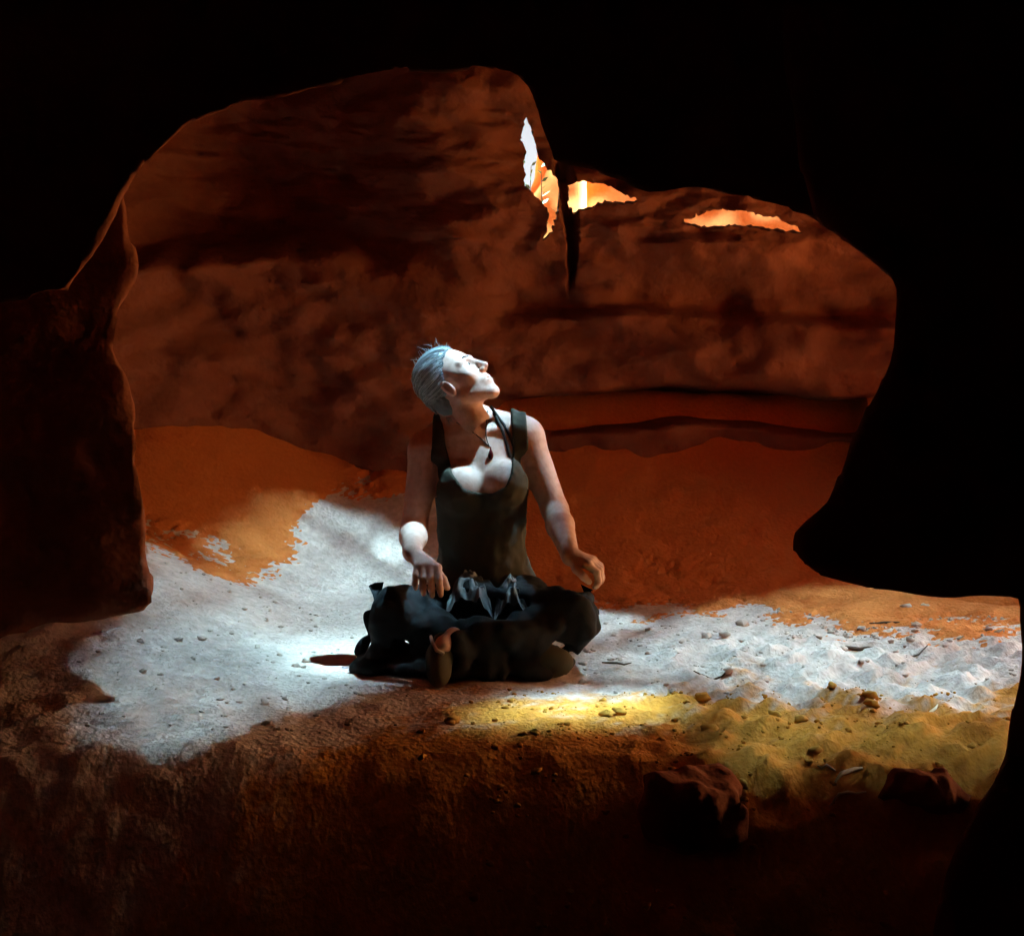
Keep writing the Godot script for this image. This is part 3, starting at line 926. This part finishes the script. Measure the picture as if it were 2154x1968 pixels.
func head_details(who: Node, hx: Transform3D) -> void:
	var f := Field.new(Vector3(-0.035, -0.08, 0.07), Vector3(0.035, -0.04, 0.10), 0.002)
	f.cap(Vector3(-0.015, -0.0522, 0.0855), Vector3(0.015, -0.0522, 0.0855), 0.0046, 0.0046, 0.003)
	f.cap(Vector3(-0.013, -0.0635, 0.0850), Vector3(0.013, -0.0635, 0.0850), 0.0056, 0.0056, 0.003)
	f.cap(Vector3(-0.021, -0.0580, 0.0890), Vector3(0.021, -0.0580, 0.0890), 0.0022, 0.0022, 0.002, true)
	worn("lips", mesh_field(f, hx), M.lips, who)
	for sd in [-1.0, 1.0]:
		f = Field.new(Vector3(sd * 0.031 - 0.02, -0.01, 0.05), Vector3(sd * 0.031 + 0.02, 0.03, 0.09), 0.002)
		f.ell(Vector3(sd * 0.031, 0.0095, 0.0680), Vector3(0.0105, 0.0060, 0.0125), 0.002)
		var e := worn("eye", mesh_field(f, hx), M.eye, who)
		f = Field.new(Vector3(sd * 0.031 - 0.01, 0.0, 0.07), Vector3(sd * 0.031 + 0.01, 0.02, 0.09), 0.0015)
		f.ell(Vector3(sd * 0.031, 0.0105, 0.0785), Vector3(0.0048, 0.0048, 0.0030), 0.001)
		put("iris", mesh_field(f, hx), M.iris, e)
		var v := PackedVector3Array()
		var idx := PackedInt32Array()
		tube(v, idx, [hx * Vector3(sd * 0.014, 0.0335, 0.0885), hx * Vector3(sd * 0.030, 0.0385, 0.0800), hx * Vector3(sd * 0.048, 0.0330, 0.0640)], [0.0022, 0.0026, 0.0010], 6)
		worn("eyebrow", mesh_of(v, idx), M.cord, who)
	# hair drawn back from the forehead into a low knot
	f = Field.new(Vector3(-0.11, -0.13, -0.19), Vector3(0.11, 0.16, 0.11), 0.004)
	f.ell(Vector3(0, 0.046, -0.024), Vector3(0.076, 0.087, 0.097), 0.02)
	f.ell(Vector3(0, -0.030, -0.065), Vector3(0.056, 0.046, 0.040), 0.03)
	f.wobble(noise(52, 40.0, 2), 0.004, 0.03)
	var n1 := Vector3(0, -0.50, 0.87).normalized()
	for z in f.nz:
		for y in f.ny:
			for x in f.nx:
				var p := f.o + Vector3(x, y, z) * f.s
				var side := absf(p.x) / 0.075
				var c := n1.dot(p - Vector3(0, 0.082 - 0.03 * side * side, 0.052 - 0.035 * side * side))
				var i := (z * f.ny + y) * f.nx + x
				f.f[i] = maxf(f.f[i], c)
	var hair := worn("hair", mesh_field(f, hx), M.hair_base, who)
	var v := PackedVector3Array()
	var idx := PackedInt32Array()
	var cols := PackedColorArray()
	var knot := Vector3(0, -0.03, -0.100)
	for k in 1500:
		var a := rng.randf_range(-2.2, 2.2)
		var lift := rng.randf_range(0.0, 0.0035) + (rng.randf_range(0.0, 0.008) if k % 13 == 0 else 0.0)
		var size := Vector3(0.077 + lift, 0.088 + lift, 0.098 + lift)
		var mid := Vector3(0, 0.046, -0.024)
		var ph := 0.05
		while ph < 2.4:
			var p := mid + Vector3(sin(a) * sin(ph), cos(a) * sin(ph), cos(ph)) * size
			var side := absf(p.x) / 0.075
			if n1.dot(p - Vector3(0, 0.082 - 0.03 * side * side, 0.052 - 0.035 * side * side)) < 0.0:
				break
			ph += 0.03
		ph += 0.9 * pow(rng.randf(), 2.0)
		var pts := []
		var rad := []
		var sway := rng.randf_range(-0.12, 0.12)
		for i in 9:
			var t := i / 8.0
			var f2 := lerpf(ph, 2.75, t)
			var a2 := a + sway * sin(t * 5.0) * 0.4
			var p := mid + Vector3(sin(a2) * sin(f2), cos(a2) * sin(f2), cos(f2)) * size
			p = p.lerp(knot + Vector3(rng.randf_range(-0.015, 0.015), rng.randf_range(-0.02, 0.02), -0.012), smoothstep(0.7, 1.0, t))
			pts.append(hx * p)
			rad.append(lerpf(0.0010, 0.0007, t))
		var was := v.size()
		tube(v, idx, pts, rad, 4)
		var g := lerpf(0.16, 0.70, pow(rng.randf(), 1.4))
		for i in v.size() - was:
			cols.append(Color(g * 0.95, g, g))
	for k in 90:                                        # loose wisps on the crown and nape
		var a := rng.randf_range(-0.9, 0.9)
		var q := Vector3(sin(a) * 0.06, 0.046 + cos(a) * 0.092, rng.randf_range(-0.06, 0.045))
		if k > 32:
			q = Vector3(rng.randf_range(-0.06, 0.06), -0.06, -0.085)
		var d := Vector3(rng.randf_range(-0.3, 0.3), 0.8 if k <= 32 else -1.0, rng.randf_range(-0.6, 0.8)).normalized() * rng.randf_range(0.012, 0.034)
		var bend := Vector3(rng.randf_range(-1, 1), 0, rng.randf_range(-1, 1)) * 0.012
		var was := v.size()
		tube(v, idx, [hx * q, hx * (q + d * 0.5 + bend * 0.3), hx * (q + d + bend)], [0.0006, 0.0005, 0.0003], 4)
		for i in v.size() - was:
			cols.append(Color(0.3, 0.31, 0.31))
	tag(put("strands", mesh_of(v, idx, cols), M.hair, hair), "", "", "", "stuff")

func clothes(who: Node, body: Field) -> void:
	# tank top: the torso a little larger, cut along the straps, the scooped neck and the armholes
	var t := Field.new(Vector3(-0.29, 0.12, -0.20), Vector3(0.13, 0.68, 0.15), 0.0052)
	torso(t, 0.006)
	t.cap(Vector3(-0.145, 0.66, -0.05), Vector3(0.015, 0.618, -0.045), 0.048, 0.045, 0.03)
	t.cap(Vector3(-0.155, 0.65, -0.05), Vector3(-0.215, 0.580, -0.03), 0.048, 0.047, 0.03)
	t.cap(Vector3(0.0, 0.60, -0.04), Vector3(0.040, 0.594, -0.04), 0.051, 0.053, 0.03)
	t.cap(Vector3(-0.19, 0.57, -0.03), Vector3(-0.236, 0.556, -0.022), 0.051, 0.052, 0.03)
	t.cap(Vector3(-0.098, 0.612, 0.020), Vector3(0.020, 0.628, -0.012), 0.015, 0.015, 0.014)
	t.wobble(noise(61, 16.0, 2), 0.006, 0.03)
	var cut := PackedVector2Array([Vector2(-0.006, 0.70), Vector2(0.034, 0.70), Vector2(0.043, 0.60), Vector2(0.046, 0.54), Vector2(0.062, 0.49), Vector2(0.12, 0.44), Vector2(0.14, 0.10), Vector2(-0.30, 0.10), Vector2(-0.29, 0.41), Vector2(-0.235, 0.46), Vector2(-0.222, 0.52), Vector2(-0.216, 0.58), Vector2(-0.215, 0.70), Vector2(-0.188, 0.70), Vector2(-0.180, 0.58), Vector2(-0.160, 0.51), Vector2(-0.128, 0.470), Vector2(-0.090, 0.456), Vector2(-0.050, 0.457), Vector2(-0.018, 0.474), Vector2(-0.002, 0.51), Vector2(0.003, 0.56), Vector2(0.000, 0.62)])
	for y in t.ny:
		for x in t.nx:
			var d := outline_distance(Vector2(t.o.x + x * t.s, t.o.y + y * t.s), cut)
			for z in t.nz:
				var i := (z * t.ny + y) * t.nx + x
				t.f[i] = maxf(t.f[i], d)
	worn("tank_top", mesh_field(t), M.olive, who)
	# necklace with a dark red drop, and a second strap
	var v := PackedVector3Array()
	var idx := PackedInt32Array()
	var pts := []
	var rad := []
	for q in [[-0.066, 0.668], [-0.068, 0.645], [-0.070, 0.625], [-0.070, 0.605], [-0.066, 0.588], [-0.060, 0.574], [-0.064, 0.578], [-0.085, 0.598], [-0.110, 0.618], [-0.150, 0.640]]:
		pts.append(Vector3(q[0], q[1], front_z(body, q[0], q[1]) + 0.003))
		rad.append(0.0016)
	tube(v, idx, pts, rad, 6)
	var neck := worn("necklace", mesh_of(v, idx), M.cord, who)
	var g := Field.new(Vector3(-0.08, 0.52, 0.0), Vector3(-0.03, 0.59, 0.12), 0.002)
	var pz := front_z(body, -0.057, 0.556) + 0.006
	g.ell(Vector3(-0.057, 0.553, pz), Vector3(0.0075, 0.012, 0.006), 0.004)
	g.cap(Vector3(-0.0575, 0.575, pz - 0.002), Vector3(-0.057, 0.560, pz), 0.002, 0.004, 0.004)
	put("pendant", mesh_field(g), M.garnet, neck)
	for path in [[[-0.058, 0.682], [-0.040, 0.655], [-0.022, 0.632], [-0.006, 0.605], [0.004, 0.575]], [[-0.050, 0.664], [-0.032, 0.630], [-0.020, 0.600], [-0.010, 0.570], [-0.004, 0.545]]]:
		v = PackedVector3Array()
		idx = PackedInt32Array()
		pts = []
		rad = []
		for q in path:
			pts.append(Vector3(q[0], q[1], front_z(body, q[0], q[1]) + 0.002))
			rad.append(0.0046)
		tube(v, idx, pts, rad, 6)
		worn("strap", mesh_of(v, idx), M.cord, who)
	trousers(who)

func trousers(who: Node) -> void:
	var p := Field.new(Vector3(-0.46, -0.03, -0.26), Vector3(0.30, 0.31, 0.44), 0.0062)
	p.ell(Vector3(-0.08, 0.12, -0.07), Vector3(0.165, 0.13, 0.14), 0.05)
	p.cap(Vector3(-0.15, 0.14, -0.03), Vector3(-0.312, 0.160, 0.19), 0.078, 0.056, 0.04)
	p.cap(Vector3(-0.01, 0.14, -0.03), Vector3(0.158, 0.160, 0.19), 0.078, 0.058, 0.04)
	p.cap(Vector3(-0.312, 0.130, 0.19), Vector3(0.06, 0.065, 0.25), 0.058, 0.050, 0.04)
	p.cap(Vector3(0.158, 0.130, 0.19), Vector3(-0.14, 0.085, 0.30), 0.060, 0.048, 0.04)
	p.ell(Vector3(-0.34, 0.09, 0.14), Vector3(0.044, 0.080, 0.080), 0.04)
	p.ell(Vector3(0.185, 0.125, 0.14), Vector3(0.038, 0.066, 0.075), 0.04)
	p.ell(Vector3(-0.10, 0.02, 0.18), Vector3(0.27, 0.045, 0.15), 0.05)
	p.ell(Vector3(-0.36, 0.02, 0.20), Vector3(0.07, 0.035, 0.07), 0.03)
	p.ell(Vector3(-0.10, 0.205, 0.11), Vector3(0.06, 0.035, 0.05), 0.04)
	p.ell(Vector3(0.00, 0.195, 0.12), Vector3(0.06, 0.035, 0.05), 0.04)
	p.wobble(noise(71, 5.0, 2, FastNoiseLite.TYPE_SIMPLEX_SMOOTH, true), 0.018, 0.05)
	p.wobble(noise(72, 13.0, 2), 0.010, 0.05)
	worn("trousers", mesh_field(p), M.cloth, who)
	# waist tie gathered in the lap, its sunlit grey put into the colour
	lap_cloth(who, Vector3(-0.112, 0.0, 0.075), 0.115, 0.10, 0.262, 3)
	lap_cloth(who, Vector3(-0.002, 0.0, 0.090), 0.085, 0.085, 0.248, 11)
	ruffle(who, [Vector3(-0.36, 0.225, 0.12), Vector3(-0.375, 0.16, 0.13), Vector3(-0.385, 0.09, 0.14), Vector3(-0.41, 0.03, 0.18)], Vector3(-0.9, 0.2, 0.3), 0.030)
	ruffle(who, [Vector3(0.20, 0.22, 0.16), Vector3(0.225, 0.16, 0.15), Vector3(0.205, 0.09, 0.16), Vector3(0.14, 0.05, 0.20)], Vector3(0.9, -0.1, 0.3), 0.028)
	# slippers
	var f := Field.new(Vector3(-0.26, -0.03, 0.24), Vector3(-0.10, 0.14, 0.44), 0.004)
	f.ell(Vector3(-0.186, 0.040, 0.345), Vector3(0.033, 0.050, 0.060), 0.02)
	f.cap(Vector3(-0.184, 0.070, 0.325), Vector3(-0.176, 0.095, 0.310), 0.034, 0.030, 0.02)
	f.ell(Vector3(-0.174, 0.112, 0.340), Vector3(0.022, 0.026, 0.030), 0.006, Basis.IDENTITY, true)
	var sl := worn("slipper", mesh_field(f), M.leather, who)
	var v := PackedVector3Array()
	var idx := PackedInt32Array()
	tube(v, idx, [Vector3(-0.207, 0.116, 0.318), Vector3(-0.203, 0.108, 0.345), Vector3(-0.190, 0.090, 0.368), Vector3(-0.172, 0.083, 0.374)], [0.004, 0.005, 0.005, 0.004], 6)
	put("rim", mesh_of(v, idx), M.eye, sl)
	f = Field.new(Vector3(-0.22, 0.06, 0.27), Vector3(-0.12, 0.15, 0.40), 0.004)
	f.ell(Vector3(-0.174, 0.098, 0.338), Vector3(0.021, 0.022, 0.028), 0.01)
	f.cap(Vector3(-0.172, 0.10, 0.33), Vector3(-0.150, 0.11, 0.29), 0.020, 0.024, 0.01)
	worn("foot", mesh_field(f), M.skin, who)
	f = Field.new(Vector3(0.03, -0.03, 0.15), Vector3(0.20, 0.12, 0.36), 0.005)
	f.ell(Vector3(0.105, 0.035, 0.255), Vector3(0.055, 0.040, 0.036), 0.02)
	f.cap(Vector3(0.08, 0.05, 0.25), Vector3(0.06, 0.07, 0.24), 0.036, 0.036, 0.02)
	worn("slipper", mesh_field(f), M.leather, who)

# a gathered strip of cloth along a path
func ruffle(who: Node, path: Array, out: Vector3, wide: float) -> void:
	var c := Curve3D.new()
	for q in path:
		c.add_point(q)
	c.bake_interval = 0.004
	var n := 60
	var v := PackedVector3Array()
	var o := out.normalized()
	var l := c.get_baked_length()
	var ph := rng.randf() * TAU
	for i in n + 1:
		var t := float(i) / n
		var p := c.sample_baked(t * l)
		var d := (c.sample_baked(minf(t * l + 0.01, l)) - c.sample_baked(maxf(t * l - 0.01, 0.0))).normalized()
		var s := d.cross(o).normalized()
		var w := sin(t * 15.0 + ph + sin(t * 7.0) * 1.2)
		for k in 5:
			var u := k / 4.0
			v.append(p - o * 0.02 + o * wide * u * (0.85 + 0.35 * sin(t * 17.0 + ph)) + s * w * 0.010 * u + d * cos(t * 21.0) * 0.006 * u)
	worn("ruffle", sheet(v, 5), M.cloth, who)

# ---------------------------------------------------------------- clods, crumbs and sticks on the floor
func clod_mesh(seed_: int) -> ArrayMesh:
	var sp := SphereMesh.new()
	sp.radial_segments = 8
	sp.rings = 5
	sp.radius = 1.0
	sp.height = 2.0
	var arr := sp.get_mesh_arrays()
	var v: PackedVector3Array = arr[Mesh.ARRAY_VERTEX]
	var n := noise(seed_, 0.8, 2)
	for i in v.size():
		v[i] *= Vector3(1.0, 0.62, 0.8) * (1.0 + 0.75 * n.get_noise_3dv(v[i]))
	return mesh_of(v, arr[Mesh.ARRAY_INDEX])

func litter() -> void:
	var shapes := []
	for k in 6:
		shapes.append(clod_mesh(80 + k))
	# single clods: [x, z, size]
	var zones := [
		["pale clod lying on the white sunlit sand", "clods on the pale sunlit sand", M.clod_pale, 0.15, 1.25, -0.45, 0.42, 20, 0.009, 0.019],
		["clod on the floor below the hanging rock", "clods under the hanging rock", M.clod_pale, 0.85, 1.4, -0.75, -0.2, 10, 0.009, 0.020],
		["clod on the churned floor in front of the right light pool", "clods on the churned floor", M.clod_ochre, 0.0, 1.05, 0.45, 1.0, 20, 0.010, 0.022],
		["small clod on the sand bank below the rock shoulder", "clods on the sand bank", M.clod_pale, -1.0, -0.5, 0.0, 0.75, 12, 0.008, 0.014],
		["small dark clod on the floor where it falls away in front", "clods on the near floor", M.clod_ochre, -0.25, 0.35, 0.66, 1.2, 12, 0.009, 0.018],
	]
	var nth := ["first", "second", "third", "fourth", "fifth", "sixth", "seventh", "eighth", "ninth", "tenth", "eleventh", "twelfth", "thirteenth", "fourteenth", "fifteenth", "sixteenth", "seventeenth", "eighteenth", "nineteenth", "twentieth"]
	for zn in zones:
		var spots := []
		for k in zn[7]:
			spots.append(Vector3(rng.randf_range(zn[3], zn[4]), lerpf(zn[8], zn[9], pow(rng.randf(), 1.6)), rng.randf_range(zn[5], zn[6])))
		spots.sort_custom(func(p, q): return p.x / (4.6 - p.z) < q.x / (4.6 - q.z))
		for k in spots.size():
			var x: float = spots[k].x
			var z: float = spots[k].z
			var r: float = spots[k].y
			var o := put("soil_clod", shapes[rng.randi() % 6], zn[2])
			o.position = Vector3(x, floor_at(x, z) + r * 0.25, z)
			o.rotation = Vector3(rng.randf_range(-0.3, 0.3), rng.randf() * TAU, rng.randf_range(-0.3, 0.3))
			o.scale = Vector3.ONE * r
			tag(o, "%s, %s from the left" % [zn[0], nth[k]], "clod", zn[1])
	# crumbs too small to count
	for zn in [[M.clod_pale, 0.1, 1.4, -0.6, 0.45, 620], [M.clod_ochre, -0.1, 1.2, 0.40, 1.3, 800], [M.clod_pale, -1.1, -0.25, -0.6, 0.8, 420], [M.clod_pale, 0.8, 1.5, -0.8, -0.2, 350]]:
		var mm := MultiMesh.new()
		mm.transform_format = MultiMesh.TRANSFORM_3D
		mm.mesh = shapes[rng.randi() % 6]
		mm.instance_count = zn[5]
		for k in zn[5]:
			var x := rng.randf_range(zn[1], zn[2])
			var z := rng.randf_range(zn[3], zn[4])
			for try in 6:                                   # they gather in drifts
				if n_zone.get_noise_2d(x * 3.0 + 5.0, z * 3.0) > 0.08:
					break
				x = rng.randf_range(zn[1], zn[2])
				z = rng.randf_range(zn[3], zn[4])
			var r := lerpf(0.0015, 0.0095, pow(rng.randf(), 3.5))
			mm.set_instance_transform(k, Transform3D(Basis(Vector3.UP, rng.randf() * TAU).scaled(Vector3.ONE * r), Vector3(x, floor_at(x, z) + r * 0.05, z)))
		var mi := MultiMeshInstance3D.new()
		mi.name = numbered("soil_crumbs")
		mi.multimesh = mm
		mi.material_override = zn[0]
		add_child(mi)
		tag(mi, "fine crumbs of soil strewn over the floor", "", "", "stuff")
	# sticks and straw: middle, direction, length, thickness
	for q in [
		[0.735, 0.965, 0.5, 0.075, 0.005, M.straw, "pale flat straw lying beside the low dark rock, the brighter of two"],
		[0.725, 1.01, 0.25, 0.085, 0.003, M.straw, "long thin pale straw just in front of the brighter one"],
		[0.69, 0.95, -0.3, 0.04, 0.003, M.straw, "short pale straw at the tip of the two longer straws"],
		[1.00, 0.62, 1.0, 0.09, 0.004, M.straw, "pale straw leaning up the churned floor near the rock leg"],
		[0.98, -0.12, 0.15, 0.10, 0.006, M.stick, "dark stick lying on the white sand under the hanging rock"],
		[1.10, -0.02, 0.6, 0.12, 0.003, M.stick, "thin dark twig on the white sand right of the stick"],
		[1.12, -0.45, -0.1, 0.09, 0.005, M.stick, "brown stick on the sand at the back under the hanging rock"],
		[0.52, 0.26, 0.1, 0.10, 0.003, M.stick, "thin dark twig on the sand between the white and golden patches"],
		[0.28, 0.12, -0.2, 0.08, 0.003, M.stick, "thin twig on the sand in front of the person"],
		[0.86, 1.22, 0.3, 0.10, 0.004, M.straw, "pale straw in the dark in front of the low rock"],
	]:
		var d: Vector3 = Vector3(cos(q[2]), 0, -sin(q[2])) * q[3] * 0.5
		var c := Vector3(q[0], 0, q[1])
		var pts := []
		for t in 5:
			var p: Vector3 = c + d * (t - 2) * 0.5 + Vector3(-d.z, 0, d.x) * rng.randf_range(-0.08, 0.08)
			p.y = floor_at(p.x, p.z) + q[4] * 0.8 + rng.randf_range(0.0, 0.004)
			pts.append(p - c)
		var v := PackedVector3Array()
		var idx := PackedInt32Array()
		tube(v, idx, pts, [q[4] * 0.5, q[4], q[4], q[4] * 0.9, q[4] * 0.4], 6)
		var o := put("dry_stick", mesh_of(v, idx), q[5])
		o.position = c
		tag(o, q[6], "stick")

# a crumpled flap of cloth: sharp folds that fan out and hang over its front edge
func lap_cloth(who: Node, at: Vector3, wide: float, deep: float, high: float, seed_: int) -> void:
	var n := noise(seed_, 0.9, 1)
	var v := PackedVector3Array()
	var nu := 44
	for j in 30:
		var w := j / 29.0
		for i in nu:
			var u := i / (nu - 1.0) - 0.5
			var x := at.x + u * wide * (0.75 + 0.35 * w)
			var z := at.z + w * deep
			var q := n.get_noise_2d(u * 2.0, w * 1.5) * 1.6
			var fold := 1.0 - absf(sin((u * 1.25 + 0.4 * w + q * 0.3 + 0.3) * PI))
			var y := high - 0.9 * w * w * 0.09 - 0.055 * pow(absf(u) * 2.0, 2.0) + fold * 0.020 * (0.35 + w) + n.get_noise_2d(u * 6.0, w * 6.0) * 0.008
			v.append(Vector3(x, y - 0.022 * (1.0 - w), z + fold * 0.010 * w + n.get_noise_2d(u * 5.0 + 9.0, w * 3.0) * 0.012))
	worn("cloth_fold", sheet(v, nu), M.tie, who)
